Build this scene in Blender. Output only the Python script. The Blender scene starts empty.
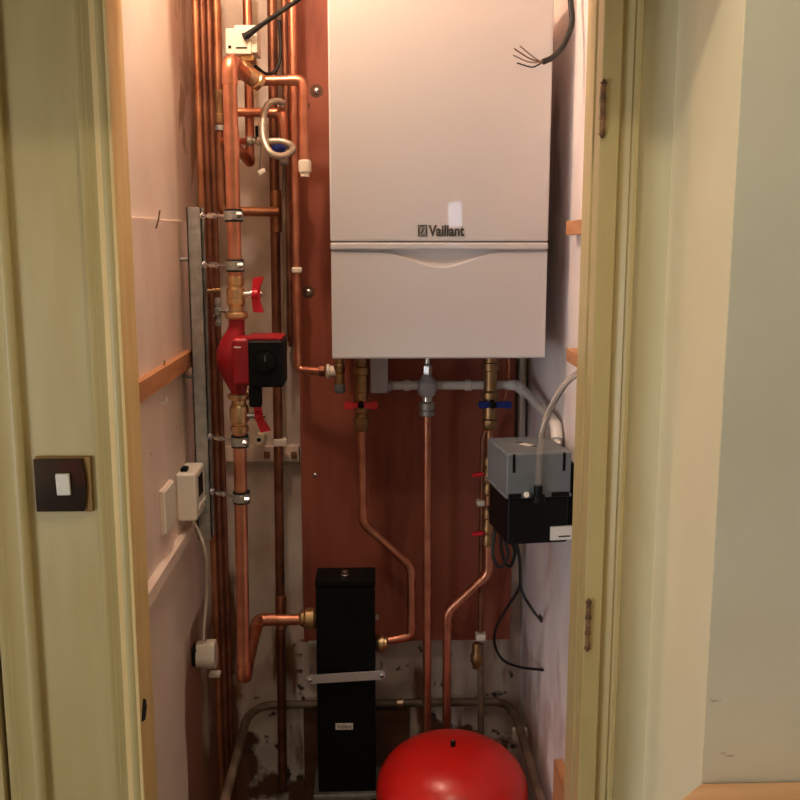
import bpy, bmesh, math, random
from mathutils import Vector, Matrix
random.seed(4)
S = bpy.context.scene
COL = S.collection
PI = math.pi
# ------------------------------------------------------------------ camera
F = 955.0
CAMZ = 1.55
PITCH = math.atan(160.0 / F)
YAW = math.atan(29 * 0.985 / F)
ROT = Matrix.Rotation(-YAW, 3, 'Z') @ Matrix.Rotation(PI / 2 - PITCH, 3, 'X')
cd = bpy.data.cameras.new('camera')
cam = bpy.data.objects.new('camera', cd)
COL.objects.link(cam)
CY = -.116
cam.location = (0, CY, CAMZ)
cam.rotation_euler = ROT.to_euler()
cd.sensor_width = 36
cd.lens = F / 800 * 36
cd.clip_start = 0.02
S.camera = cam
CAM = Vector((0, CY, CAMZ))

def ray(px, py):
    return ROT @ Vector(((px - 400) / F, -(py - 400) / F, -1))
def P(px, py, Y):                      # point of the place at depth Y
    d = ray(px, py)
    return CAM + d * ((Y - CY) / d.y)
def PX(px, py, X):                     # point of the place on the plane x = X
    d = ray(px, py)
    return CAM + d * (X / d.x)
def ZY(py, Y, px=371):
    return P(px, py, Y).z

# ------------------------------------------------------------------ mesh helper
class MB:
    def __init__(self):
        self.bm = bmesh.new()
    def _merge(self, b):
        me = bpy.data.meshes.new('tmp')
        b.to_mesh(me); b.free()
        self.bm.from_mesh(me)
        bpy.data.meshes.remove(me)
        return self
    def box(self, x0, x1, y0, y1, z0, z1, bevel=0, seg=2, M=None):
        b = bmesh.new()
        bmesh.ops.create_cube(b, size=1)
        for v in b.verts:
            v.co = Vector(((x0 + x1) / 2 + v.co.x * (x1 - x0), (y0 + y1) / 2 + v.co.y * (y1 - y0), (z0 + z1) / 2 + v.co.z * (z1 - z0)))
        if bevel:
            bmesh.ops.bevel(b, geom=b.edges[:], offset=bevel, segments=seg, affect='EDGES', profile=0.5, clamp_overlap=True)
        if M is not None:
            bmesh.ops.transform(b, matrix=M, verts=b.verts[:])
        return self._merge(b)
    def cbox(self, c, s, bevel=0, seg=2, rz=0, ry=0, rx=0):
        M = Matrix.Translation(Vector(c)) @ Matrix.Rotation(rz, 4, 'Z') @ Matrix.Rotation(ry, 4, 'Y') @ Matrix.Rotation(rx, 4, 'X')
        return self.box(-s[0] / 2, s[0] / 2, -s[1] / 2, s[1] / 2, -s[2] / 2, s[2] / 2, bevel, seg, M)
    def tube(self, pts, r, bend=0.0, seg=14, cap=True, n=6):
        pts = [Vector(p) for p in pts]
        if bend:
            q = [pts[0]]
            for i in range(1, len(pts) - 1):
                a, p, c = pts[i - 1], pts[i], pts[i + 1]
                d1 = (a - p); d2 = (c - p)
                k = min(bend, d1.length * .49, d2.length * .49)
                s = p + d1.normalized() * k; e = p + d2.normalized() * k
                for j in range(n + 1):
                    t = j / n
                    q.append((1 - t) ** 2 * s + 2 * t * (1 - t) * p + t * t * e)
            q.append(pts[-1]); pts = q
        pts = [p for i, p in enumerate(pts) if i == 0 or (p - pts[i - 1]).length > 1e-6]
        rs = r if isinstance(r, (list, tuple)) else [r] * len(pts)
        bm = self.bm
        tan = []
        for i in range(len(pts)):
            a = pts[max(0, i - 1)]; c = pts[min(len(pts) - 1, i + 1)]
            tan.append((c - a).normalized())
        u = tan[0].orthogonal().normalized()
        rings = []
        for i, p in enumerate(pts):
            t = tan[i]
            u = (u - t * u.dot(t))
            if u.length < 1e-6: u = t.orthogonal()
            u.normalize(); w = t.cross(u)
            rings.append([bm.verts.new(p + (u * math.cos(2 * PI * k / seg) + w * math.sin(2 * PI * k / seg)) * rs[i]) for k in range(seg)])
        for a, c in zip(rings, rings[1:]):
            for k in range(seg):
                bm.faces.new((a[k], a[(k + 1) % seg], c[(k + 1) % seg], c[k]))
        if cap:
            bm.faces.new(rings[0][::-1]); bm.faces.new(rings[-1])
        return self
    def curve(self, pts, r, seg=10, n=8):      # smooth Catmull-Rom tube
        pts = [Vector(p) for p in pts]
        e = [pts[0] * 2 - pts[1]] + pts + [pts[-1] * 2 - pts[-2]]
        q = []
        for i in range(1, len(e) - 2):
            for j in range(n):
                t = j / n
                a, b, c, d = e[i - 1:i + 3]
                q.append(0.5 * ((2 * b) + (c - a) * t + (2 * a - 5 * b + 4 * c - d) * t * t + (3 * b - a - 3 * c + d) * t ** 3))
        q.append(pts[-1])
        return self.tube(q, r, 0, seg)
    def lathe(self, o, axis, prof, seg=24, phase=0):
        o = Vector(o); t = Vector(axis).normalized()
        u = t.orthogonal().normalized(); w = t.cross(u)
        bm = self.bm; rings = []
        for (h, r) in prof:
            rings.append([bm.verts.new(o + t * h + (u * math.cos(2 * PI * k / seg + phase) + w * math.sin(2 * PI * k / seg + phase)) * max(r, 1e-5)) for k in range(seg)])
        for a, c in zip(rings, rings[1:]):
            for k in range(seg):
                bm.faces.new((a[k], a[(k + 1) % seg], c[(k + 1) % seg], c[k]))
        bm.faces.new(rings[0][::-1]); bm.faces.new(rings[-1])
        return self
    def hexnut(self, o, axis, h, r, phase=0):
        c = h * .12
        return self.lathe(o, axis, [(0, r * .9), (c, r), (h - c, r), (h, r * .9)], 6, phase)
    def prism(self, poly, z0, z1, M=None):     # poly in xy
        b = bmesh.new()
        lo = [b.verts.new((x, y, z0)) for x, y in poly]
        hi = [b.verts.new((x, y, z1)) for x, y in poly]
        n = len(poly)
        for i in range(n):
            b.faces.new((lo[i], lo[(i + 1) % n], hi[(i + 1) % n], hi[i]))
        b.faces.new(lo[::-1]); b.faces.new(hi)
        bmesh.ops.recalc_face_normals(b, faces=b.faces[:])
        if M is not None:
            bmesh.ops.transform(b, matrix=M, verts=b.verts[:])
        return self._merge(b)
    def build(self, name, mat, parent=None, base=None, smooth=True):
        bm = self.bm
        bmesh.ops.recalc_face_normals(bm, faces=bm.faces[:])
        if parent is not None:
            off = world_loc(parent)
        elif base is not None:
            off = Vector(base)
        else:
            xs = [v.co for v in bm.verts]
            off = Vector(((min(v.x for v in xs) + max(v.x for v in xs)) / 2, (min(v.y for v in xs) + max(v.y for v in xs)) / 2, min(v.z for v in xs)))
        for v in bm.verts: v.co -= off
        me = bpy.data.meshes.new(name)
        bm.to_mesh(me); bm.free()
        if smooth:
            for p in me.polygons: p.use_smooth = True
            me.set_sharp_from_angle(angle=math.radians(38))
        me.materials.append(mat)
        o = bpy.data.objects.new(name, me)
        COL.objects.link(o)
        if smooth:
            w = o.modifiers.new('weighted_normals', 'WEIGHTED_NORMAL'); w.keep_sharp = True; w.weight = 90
        if parent is not None: o.parent = parent
        else: o.location = off
        return o

def world_loc(o):
    v = Vector((0, 0, 0))
    while o is not None:
        v += o.location; o = o.parent
    return v
def tag(o, label, cat, group=None):
    o['label'] = label; o['category'] = cat
    if group: o['group'] = group
    return o
def thing(name, label, cat, loc, group=None):
    o = bpy.data.objects.new(name, None); COL.objects.link(o)
    o.location = Vector(loc); o.empty_display_size = .03
    return tag(o, label, cat, group)
def part(name, mb, mat, parent, label=None):
    o = mb.build(name, mat, parent)
    if label: o['label'] = label
    return o
def solo(name, mb, mat, label, cat, group=None):
    return tag(mb.build(name, mat), label, cat, group)
def struct(name, mb, mat, parent=None):
    o = mb.build(name, mat, parent)
    if parent is None: o['kind'] = 'structure'
    return o
def dup(root, delta, label, group=None):
    r = root.copy(); COL.objects.link(r); r.location = root.location + Vector(delta)
    r['label'] = label
    if group: r['group'] = group
    for ch in list(root.children):
        c = ch.copy(); COL.objects.link(c); c.parent = r
        for g in list(ch.children):
            d = g.copy(); COL.objects.link(d); d.parent = c
    return r

# ------------------------------------------------------------------ materials
def lin(c):
    return tuple(((x / 255 + .055) / 1.055) ** 2.4 if x > 10 else x / 255 / 12.92 for x in c) + (1,)
def mat(name, col, rough=.5, metal=0, col2=None, scale=12, bump=0, bscale=60, stretch=(1, 1, 1), spec=.5, coat=0, lo=.35, hi=.65, detail=5):
    m = bpy.data.materials.new(name); m.use_nodes = True
    nt = m.node_tree; N = nt.nodes; L = nt.links
    b = N['Principled BSDF']
    b.inputs['Roughness'].default_value = rough
    b.inputs['Metallic'].default_value = metal
    b.inputs['Specular IOR Level'].default_value = spec
    b.inputs['Coat Weight'].default_value = coat
    b.inputs['Base Color'].default_value = lin(col)
    tc = N.new('ShaderNodeTexCoord'); mp = N.new('ShaderNodeMapping')
    mp.inputs['Scale'].default_value = stretch
    L.new(tc.outputs['Object'], mp.inputs['Vector'])
    m['_map'] = mp.name
    if col2 is not None:
        n = N.new('ShaderNodeTexNoise'); n.inputs['Scale'].default_value = scale; n.inputs['Detail'].default_value = detail
        L.new(mp.outputs['Vector'], n.inputs['Vector'])
        r = N.new('ShaderNodeValToRGB')
        r.color_ramp.elements[0].position = lo; r.color_ramp.elements[1].position = hi
        r.color_ramp.elements[0].color = lin(col); r.color_ramp.elements[1].color = lin(col2)
        L.new(n.outputs['Fac'], r.inputs['Fac'])
        L.new(r.outputs['Color'], b.inputs['Base Color'])
        m['_col'] = r.name
    if bump:
        n2 = N.new('ShaderNodeTexNoise'); n2.inputs['Scale'].default_value = bscale; n2.inputs['Detail'].default_value = 4
        L.new(mp.outputs['Vector'], n2.inputs['Vector'])
        bp = N.new('ShaderNodeBump'); bp.inputs['Strength'].default_value = bump; bp.inputs['Distance'].default_value = .004
        L.new(n2.outputs['Fac'], bp.inputs['Height']); L.new(bp.outputs['Normal'], b.inputs['Normal'])
    return m
def overlay(m, col, scale, lo, hi, stretch=(1, 1, 1), band=None, detail=6, seed=0):
    """mix another surface colour in where a noise is high; band = (axis, start, width, sign) limits it to one end of the wall"""
    nt = m.node_tree; N = nt.nodes; L = nt.links
    b = N['Principled BSDF']
    tc = N.new('ShaderNodeTexCoord'); mp = N.new('ShaderNodeMapping'); mp.inputs['Scale'].default_value = stretch
    mp.inputs['Location'].default_value = (seed, seed * .7, seed * 1.3)
    geo = N.new('ShaderNodeNewGeometry')
    L.new(geo.outputs['Position'], mp.inputs['Vector'])
    n = N.new('ShaderNodeTexNoise'); n.inputs['Scale'].default_value = scale; n.inputs['Detail'].default_value = detail
    L.new(mp.outputs['Vector'], n.inputs['Vector'])
    fac = n.outputs['Fac']
    for bd in (band or []):
        ax, st, wd, sg = bd
        sx = N.new('ShaderNodeSeparateXYZ'); L.new(geo.outputs['Position'], sx.inputs[0])
        mr = N.new('ShaderNodeMapRange')
        mr.inputs['From Min'].default_value = st; mr.inputs['From Max'].default_value = st + wd * sg
        mr.inputs['To Min'].default_value = -.5; mr.inputs['To Max'].default_value = .0
        L.new(sx.outputs[ax], mr.inputs['Value'])
        ad = N.new('ShaderNodeMath'); ad.operation = 'ADD'
        L.new(fac, ad.inputs[0]); L.new(mr.outputs[0], ad.inputs[1]); fac = ad.outputs[0]
    mr = N.new('ShaderNodeMapRange'); mr.inputs['From Min'].default_value = lo; mr.inputs['From Max'].default_value = hi
    L.new(fac, mr.inputs['Value'])
    mx = N.new('ShaderNodeMix'); mx.data_type = 'RGBA'
    src = b.inputs['Base Color']
    if src.is_linked: L.new(src.links[0].from_socket, mx.inputs['A'])
    else: mx.inputs['A'].default_value = src.default_value
    mx.inputs['B'].default_value = lin(col)
    L.new(mr.outputs[0], mx.inputs['Factor']); L.new(mx.outputs['Result'], src)
    return m

copper = mat('copper', (224, 156, 128), .34, .95, (200, 130, 104), 25, .02, 80)
copper_old = mat('aged_copper', (198, 142, 106), .42, .9, (158, 104, 76), 14, .03, 60)
copper_dark = mat('tarnished_copper', (158, 106, 82), .46, .85, (116, 74, 58), 14, .03, 60)
solder = mat('solder', (200, 170, 140), .35, 1)
brass = mat('brass', (216, 180, 138), .34, .95, (204, 166, 122), 30, .04, 160)
brass_dull = mat('dull_brass', (178, 142, 100), .42, .9, (150, 116, 80), 30, .05, 160)
chrome = mat('chrome', (225, 225, 225), .22, 1)
steel = mat('galvanised_steel', (186, 188, 184), .5, .8, (160, 162, 160), 50, .05, 100)
rubber = mat('black_rubber', (24, 23, 23), .6)
blackp = mat('black_plastic', (7, 7, 8), .5, spec=.2)
foam = mat('black_foam', (9, 8, 8), .8, 0, (13, 12, 12), 90, .2, 220, spec=.2)
white = mat('white_plastic', (228, 220, 206), .4)
white_pipe = mat('white_pvc', (222, 218, 212), .35)
enamel = mat('white_enamel', (206, 202, 203), .34)
_b = enamel.node_tree.nodes['Principled BSDF']; _b.inputs['Coat Weight'].default_value = .8; _b.inputs['Coat Roughness'].default_value = .02
grey_badge = mat('logo_ink', (70, 62, 56), .4)
seam_dark = mat('seam_shade', (60, 52, 48), .8)  # dark colour painted as shade in the gap between boiler panels
greyp = mat('grey_plastic', (112, 117, 122), .5, 0, (104, 109, 114), 30)
siphon = mat('siphon_plastic', (176, 172, 176), .45)
redpaint = mat('red_paint', (214, 34, 28), .30, 0, (204, 28, 24), 9, coat=.15)
pumpred = mat('pump_red', (170, 18, 34), .4, 0, (150, 14, 30), 20, .06, 120)
redplastic = mat('red_plastic', (206, 22, 44), .4)
blueplastic = mat('blue_plastic', (16, 40, 128), .4)
cream = mat('cream_gloss_paint', (192, 175, 124), .38, 0, (186, 167, 114), 5, .06, 9, (6, 6, 1))
lit_cream = mat('lit_cream_paint', (220, 214, 184), .5, 0, (214, 207, 174), 5, .06, 9, (6, 6, 1))  # paler copy of the cream, reflected light put into the colour
ochre = mat('aged_cream_paint', (232, 206, 148), .42, 0, (222, 190, 128), 6, .08, 12, (6, 6, 1))
returncream = mat('cream_wall_paint', (244, 232, 198), .5, 0, (240, 226, 190), 4, .05, 20)
chipped = mat('chipped_paint', (190, 172, 122), .5, 0, (92, 62, 36), 46, .6, 60, (1, 1, .35), lo=.5, hi=.6)
room_wall = mat('pale_green_plaster', (218, 212, 188), .75, 0, (212, 205, 180), 5, .12, 70)
overlay(room_wall, (126, 104, 78), 16, .66, .72, (1, 1, 3), [(2, .97, .06, -1)], seed=3)
plaster_left = mat('painted_plaster', (242, 230, 220), .42, 0, (232, 216, 204), 4, .1, 26)
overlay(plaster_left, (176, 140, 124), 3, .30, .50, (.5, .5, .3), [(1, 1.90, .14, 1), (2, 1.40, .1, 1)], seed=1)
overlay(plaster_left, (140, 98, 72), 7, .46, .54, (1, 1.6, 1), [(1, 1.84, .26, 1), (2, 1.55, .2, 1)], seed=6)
overlay(plaster_left, (156, 112, 94), 4, .44, .50, (1, 1, .4), [(1, 1.74, .16, 1), (2, .80, .14, -1)], seed=2)  # darker area low down paints in the shadow cast on this wall
plaster_back = mat('bare_plaster', (224, 212, 202), .8, 0, (192, 174, 160), 7, .35, 22)
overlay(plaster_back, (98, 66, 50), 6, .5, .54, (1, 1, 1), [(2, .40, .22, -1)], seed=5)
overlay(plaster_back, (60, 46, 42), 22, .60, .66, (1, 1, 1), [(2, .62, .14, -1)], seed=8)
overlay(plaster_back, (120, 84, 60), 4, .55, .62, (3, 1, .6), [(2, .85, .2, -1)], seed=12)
plaster_right = mat('rough_plaster', (242, 233, 231), .7, 0, (224, 212, 212), 6, .35, 16, (1, 1, .7))
overlay(plaster_right, (188, 166, 158), 5, .56, .68, (1, 1, .5), None, seed=7)
ply = mat('pale_plywood', (234, 216, 204), .55, 0, (222, 200, 186), 3, .06, 30, (1, 3, 1))
overlay(ply, (150, 116, 96), 60, .70, .74, seed=4)
board = mat('red_brown_plywood', (156, 88, 68), .55, 0, (140, 74, 58), 4, .06, 30, (3, 3, .6), spec=.3)
overlay(board, (120, 60, 46), 5, .55, .7, (3, 3, .5), seed=9)
batten = mat('pine_batten', (200, 142, 98), .55, 0, (176, 116, 76), 6, .1, 30, (8, 1, 8))
shelf_wood = mat('pine_worktop', (240, 194, 150), .4, 0, (230, 178, 132), 4, .04, 30, (1, 8, 8))
floor_mat = mat('dusty_concrete', (98, 82, 70), .85, 0, (70, 56, 48), 9, .4, 30)
ceil_mat = mat('ceiling_paint', (232, 224, 210), .8)
iron = mat('painted_iron', (136, 118, 100), .55, .2, (100, 82, 68), 16, .1, 50)
bronze = mat('bronze_plate', (66, 48, 34), .25, .85, (40, 34, 26), 9, .03, 20)
overlay(bronze, (84, 40, 30), 22, .5, .7, seed=3)
bronze_rim = mat('bronze_rim', (150, 118, 72), .3, .9)
braid = mat('braided_hose', (206, 198, 184), .36, .6, (176, 168, 154), 300, .15, 500)
dark_hole = mat('dark_hole', (18, 14, 11), .9)
rust = mat('rusty_metal', (150, 112, 76), .6, .3, (88, 60, 40), 60, .2, 60)
label_white = mat('label_paper', (226, 222, 216), .6)
label_print = mat('label_print', (60, 58, 58), .6)
skirting_old = mat('old_timber', (112, 76, 54), .7, 0, (84, 54, 38), 6, .2, 20, (1, 4, 4))
wire_red = mat('wire_brown', (116, 70, 46), .5)
wire_blue = mat('wire_blue', (70, 78, 96), .5)
wire_grey = mat('wire_grey', (150, 130, 112), .5)
cleartube = mat('clear_tube', (232, 226, 216), .12)
_b = cleartube.node_tree.nodes['Principled BSDF']
_b.inputs['Transmission Weight'].default_value = .88; _b.inputs['IOR'].default_value = 1.12
day = bpy.data.materials.new('daylight_pane'); day.use_nodes = True
_b = day.node_tree.nodes['Principled BSDF']
_b.inputs['Base Color'].default_value = (.8, .85, 1, 1)
_b.inputs['Emission Color'].default_value = (.72, .8, 1, 1); _b.inputs['Emission Strength'].default_value = 8.0
day2 = day.copy(); day2.name = 'soft_daylight_pane'
_b = day2.node_tree.nodes['Principled BSDF']
_b.inputs['Emission Color'].default_value = (.93, .95, 1, 1); _b.inputs['Emission Strength'].default_value = 5.6

# ------------------------------------------------------------------ setting
YF, YJ, YB = 1.42, 1.50, 2.35
JL = P(140, 400, YJ).x
JR = P(575.8, 400, YJ).x
XL, XR = JL - .026, .405
XN = P(668, 242, YF).x
YN = PX(731, 242, XN).y
CEIL = 2.55
HEAD = 2.03
struct('floor', MB().box(-1.8, 2.2, -2.3, 2.45, -.05, 0), floor_mat)
struct('ceiling', MB().box(-1.8, 2.2, -2.3, 2.45, CEIL, CEIL + .05), ceil_mat)
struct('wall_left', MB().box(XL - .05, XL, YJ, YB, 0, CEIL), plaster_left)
struct('wall_right', MB().box(XR, XR + .05, YJ, YB, 0, CEIL), plaster_right)
struct('wall_back', MB().box(XL - .05, XR + .05, YB, YB + .05, 0, CEIL), plaster_back)
struct('wall_front_left', MB().box(-1.8, JL - .02, YF, YJ, 0, CEIL), cream)
struct('wall_front_right', MB().box(JR + .02, XN + .002, YF, YJ, 0, CEIL), lit_cream)
struct('wall_front_top', MB().box(JL - .02, JR + .02, YF, YJ, HEAD + .02, CEIL), cream)
# projecting wall on the right: its plaster front and its cream side
struct('wall_room_right_side', MB().box(XN, XN + .004, YN, YF, 0, CEIL), returncream)
struct('wall_room_right', MB().box(XN + .0015, 2.2, YN - .001, YN + .3, 0, CEIL), room_wall)
struct('wall_room_left', MB().box(-1.85, -1.8, -2.3, YJ, 0, CEIL), room_wall)
struct('wall_room_far_right', MB().box(2.2, 2.25, -2.3, YN, 0, CEIL), room_wall)
struct('wall_room_back', MB().box(-1.8, 2.2, -2.35, -2.3, 0, CEIL), room_wall)
BULK = 1.935
struct('trim_bulkhead', MB().box(-1.8, XN, YN + .01, YF, BULK, CEIL), cream)
# jamb linings
def profile_prism(mb, prof, z0, z1):
    return mb.prism(prof, z0, z1)
# leaning old frame
jl = struct('trim_1', MB().box(JL - .03, JL, 1.405, YJ, 0, HEAD, .003), ochre)
hole_p = P(136, 712, 1.405)
hz = P(140, 712, 1.418).z
hb = MB()
hb.prism([(-.016, -.013), (.002, -.018), (.016, -.002), (.012, .012), (.002, .020), (-.010, .006)], -.001, .0025,
         Matrix.Translation((JL, 1.425, hz)) @ Matrix.Rotation(PI / 2, 4, 'Y') @ Matrix.Rotation(PI / 2, 4, 'Z'))
part('latch_hole', hb, dark_hole, jl, 'dark splintered latch hole')
jr = struct('trim_2', MB().box(JR, JR + .03, 1.44, YJ, 0, HEAD, .002), cream)
part('chipped_rebate', MB().box(JR + .004, JR + .03, 1.425, 1.441, 0, HEAD), chipped, jr)
part('frame_edge', MB().box(JR, JR + .03, 1.385, 1.4255, 0, HEAD, .003), cream, jr)
struct('trim_3', MB().box(JL, JR, 1.41, YJ, HEAD, HEAD + .03, .002), cream)
def arch(x0, sgn, w, yb, d):
    # moulded architrave section: bead at the opening, hollow, then a raised back edge
    pts = [(0, 0), (0, d * .55), (.004, d * .75), (.010, d * .86), (.015, d * .82), (.017, d * .72), (.020, d * .72),
           (w * .55, d * .76), (w * .66, d * .90), (w * .72, d * .95), (w * .74, d * .86), (w * .78, d * .88), (w * .86, d), (w * .96, d), (w, d * .9), (w, 0)]
    return [(x0 + sgn * a, yb - b) for a, b in pts]
struct('trim_4', profile_prism(MB(), arch(JL - .002, -1, JL - .002 - P(96, 400, YF).x, YF, .020), 0, HEAD + .02), cream)
struct('trim_5', profile_prism(MB(), arch(JR + .012, 1, P(630, 242, YF).x - JR - .012, YF, .034), 0, HEAD + .02), cream)
XT = P(23, 400, YF).x
XT2 = P(1, 660, YF - .02).x
struct('trim_6', profile_prism(MB(), arch(XT, -1, XT - XT2, YF, .022), 0, HEAD + .02), cream)
struct('trim_7', MB().box(-.75, XT2 - .0065, YF - .030, YF - .001, 0, HEAD, .002), cream)
# room windows, behind the camera
w1 = struct('window_1', MB().box(.475, .575, -2.31, -2.29, 1.625, 1.79), white)
part('pane', MB().box(.484, .566, -2.292, -2.286, 1.632, 1.782), day, w1)
w2 = struct('window_2', MB().box(-1.81, -1.79, -1.2, .3, .25, 1.60), white)
part('pane', MB().box(-1.792, -1.786, -1.15, .25, .30, 1.55), day2, w2)

# ------------------------------------------------------------------ worktop at the right
a = P(700, 782, YN); wz = a.z
bq = PX(678, 800, 0.4)
b1 = CAM + ray(678, 800) * ((wz - CAMZ) / ray(678, 800).z)
d = (Vector((b1.x, b1.y)) - Vector((a.x, a.y))).normalized()
e = Vector((a.x, a.y)) + d * .36
wt = thing('worktop', 'orange pine worktop against the pale wall, bottom right corner', 'worktop', (1.2, .95, 0))
part('top_board', MB().prism([(a.x, YN - .005), (2.1, YN - .005), (2.1, e.y), (e.x, e.y)], wz - .03, wz), shelf_wood, wt)
for x, y in ((.62, YN - .06), (2.0, YN - .06), (.62, e.y + .05), (2.0, e.y + .05)):
    part('leg', MB().cbox((x, y, (wz - .03) / 2), (.05, .05, wz - .03), .003), shelf_wood, wt)

# ------------------------------------------------------------------ light switch
c0 = P(36, 457, YF); c1 = P(93, 510, YF)
sx0, sx1, sz1, sz0 = c0.x, c1.x, c0.z, c1.z
t = thing('light_switch', 'dark bronze light switch with white rocker on cream panel', 'light switch', ((sx0 + sx1) / 2, YF, (sz0 + sz1) / 2))
part('rim', MB().box(sx0 - .001, sx1 + .003, YF - .007, YF, sz0 - .001, sz1 + .002, .002), bronze_rim, t)
sh = sz1 - sz0
pw = [(sx0, sz0 + .002), (sx0, sz1 - .001), (sx1 - .011, sz1 - .001)] + [(sx1 - .0105 + .0045 * math.sin(PI * k / 8), sz1 - .001 - (sh - .003) * k / 8) for k in range(1, 8)] + [(sx1 - .011, sz0 + .002)]
part('plate', MB().prism([(x, -z) for x, z in pw], YF - .013, YF - .005, Matrix(((1, 0, 0, 0), (0, 0, 1, 0), (0, -1, 0, 0), (0, 0, 0, 1)))), bronze, t)
k0 = P(56, 473.5, YF - .014); k1 = P(71, 495, YF - .014)
rk = part('rocker', MB().cbox(((k0.x + k1.x) / 2, YF - .0150, (k0.z + k1.z) / 2), (k1.x - k0.x, .007, k0.z - k1.z), .0015, 2, rx=.10), white, t)
for zz in ((sz0 + sz1) / 2 + .03, (sz0 + sz1) / 2 - .03):
    pass

# ------------------------------------------------------------------ hinges
def hinge(px, y0, y1, label):
    z1 = P(px, y0, 1.385).z; z0 = P(px, y1, 1.385).z
    X = P(px, (y0 + y1) / 2, 1.385).x
    t = thing('door_hinge', label, 'hinge', (X, 1.385, z0), 'old hinges on the right door frame')
    part('leaf', MB().box(X - .006, X + .006, 1.3815, 1.3865, z0 + .004, z1 - .006, .001), chipped, t)
    L = (z1 - z0) / 3
    for i in range(3):
        part('knuckle', MB().lathe((X - .001, 1.381, z0 + i * L + .001), (0, 0, 1), [(0, .0055), (.0015, .0055), (.002, .0040), (L - .004, .0040), (L - .0035, .0055), (L - .002, .0055)], 12), rust, t)
    part('pin', MB().lathe((X - .001, 1.381, z0 - .004), (0, 0, 1), [(0, .002), (.002, .003), (z1 - z0 + .006, .003), (z1 - z0 + .008, .001)], 10), rust, t)
hinge(603, 82, 136, 'upper worn painted hinge on right door frame, beside the boiler')
hinge(588, 600, 648, 'lower rusty hinge on right door frame, low beside the black cable end')

# ------------------------------------------------------------------ left wall cladding
XP = XL + .012
KY = PX(160, 492, XP).y
TY = PX(176, 474, XP).y
print('YN', YN, 'XN', XN, 'JL', JL, 'JR', JR, 'KY', KY, 'TY', TY)
pz1 = PX(165, 220, XP).z
bz = PX(170, 372, XP).z
rz_ = PX(190, 528, XP).z
b_hi = PX(144, 381, XP + .018).z
solo('plywood_panel', MB().box(XL - .002, XP, YJ, 2.055, b_hi - .02, pz1, .001), ply, 'pale plywood panel on left wall above the orange batten', 'panel', 'plywood panels on the left wall')
solo('plywood_panel', MB().box(XL - .002, XP - .002, YJ, 2.055, PX(153, 600, XP).z, b_hi - .021, .001), ply, 'pale plywood panel on left wall between orange batten and white ledge', 'panel', 'plywood panels on the left wall')
solo('wooden_batten', MB().box(XP - .001, XP + .015, YJ, 2.0, b_hi - .036, b_hi, .0015), batten, 'orange pine batten across the plywood on left wall', 'batten', 'pine battens')
rzt = PX(153.5, 592, XP + .02).z
solo('timber_ledge', MB().box(XL - .001, XP + .014, YJ, 2.34, rzt - .028, rzt, .002), ply, 'pale timber ledge running along the left wall below the timer', 'ledge')
for (px, py, lab) in ((158, 222, 'bent nail above the plywood panel top edge'), (163, 372, 'bent nail standing on the orange batten')):
    p = PX(px, py, XP + .006)
    solo('nail', MB().tube([p + Vector((-.004, 0, -.012)), p + Vector((0, 0, 0)), p + Vector((.004, .002, .022))], .0016, seg=8), rust, lab, 'nail', 'nails in the left wall')
p = PX(161, 403, XP)
solo('cup_hook', MB().tube([p + Vector((-.004, 0, 0)), p + Vector((.008, 0, 0)), p + Vector((.012, 0, .006)), p + Vector((.009, 0, .012))], .0022, .004, 8), white, 'small white hook in plywood under orange batten', 'hook')
# wall plate and timer
z1 = PX(160, 492, XP).z; z0 = PX(160, 537, XP).z
t = thing('wall_socket', 'pale square wall plate in front of the white timer', 'socket', (XP, KY + .045, z0))
part('plate', MB().box(XP - .002, XP + .010, KY, KY + .088, z0, z1, .003), white, t)
part('back_box', MB().box(XP - .002, XP + .006, KY - .003, KY + .091, z0 - .002, z1 + .002, .002), ply, t)
tz1 = P(176, 474, TY).z; tz0 = P(176, 522, TY).z
TE = min(TY + .155, 1.942)
t = thing('heating_timer', 'white boxy heating timer on left wall above the timber ledge', 'timer', (XP, TY + .08, tz0))
part('case', MB().box(XP - .002, XP + .040, TY, TE, tz0, tz1, .006, 3), white, t)
part('screen', MB().box(XP + .0395, XP + .0412, TY + .03, TE - .03, tz0 + .045, tz1 - .014, .001), blackp, t, 'black display panel')
for i in range(4):
    part('button', MB().box(XP + .0395, XP + .0425, TY + .03 + i * .022, TY + .045 + i * .022, tz0 + .018, tz0 + .028, .001), white, t)
part('cable_clip', MB().cbox((XP + .012, TY + .03, tz1 + .003), (.014, .026, .010), .003), blackp, t, 'black clip on top')
# plug & cable
PYY = PX(193, 655, XL).y
pc = P(203, 655, PYY)
t = thing('plug', 'white plug with pear shaped face in left wall, below the timer cable', 'plug', (XL, pc.y, pc.z - .02))
part('base', MB().box(XL - .002, XL + .012, pc.y - .020, pc.y + .020, pc.z - .020, pc.z + .022, .003), dark_hole, t, 'dark back of the plug')
def pear(k):
    q = [(k * .027 * math.cos(a_), k * .027 * math.sin(a_) - .004) for a_ in [math.radians(d_) for d_ in range(-200, 21, 12)]]
    q += [(k * .016, k * .030), (k * .010, k * .034), (-k * .010, k * .034), (-k * .016, k * .030)]
    return q
body = MB()
Mp = Matrix.Translation((XL + .010, pc.y, pc.z)) @ Matrix(((0, 0, 1, 0), (1, 0, 0, 0), (0, 1, 0, 0), (0, 0, 0, 1)))
xe = P(216, 655, PYY).x - XL - .010
body.prism(pear(.92), 0, xe * .5, Mp)
part('body', body, white, t)
body = MB().prism(pear(1.02), xe * .48, xe, Mp)
part('face', body, white, t)
cab = [P(193, 521, TY + .04), P(199, 532, TY + .05), P(206, 556, TY + .07), P(207, 590, PYY), P(204.5, 622, PYY), (XL + .025, pc.y, pc.z + .030)]
solo('white_cable', MB().curve(cab, .0032), white, 'thin white flex hanging from timer down to the plug', 'cable')
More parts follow.
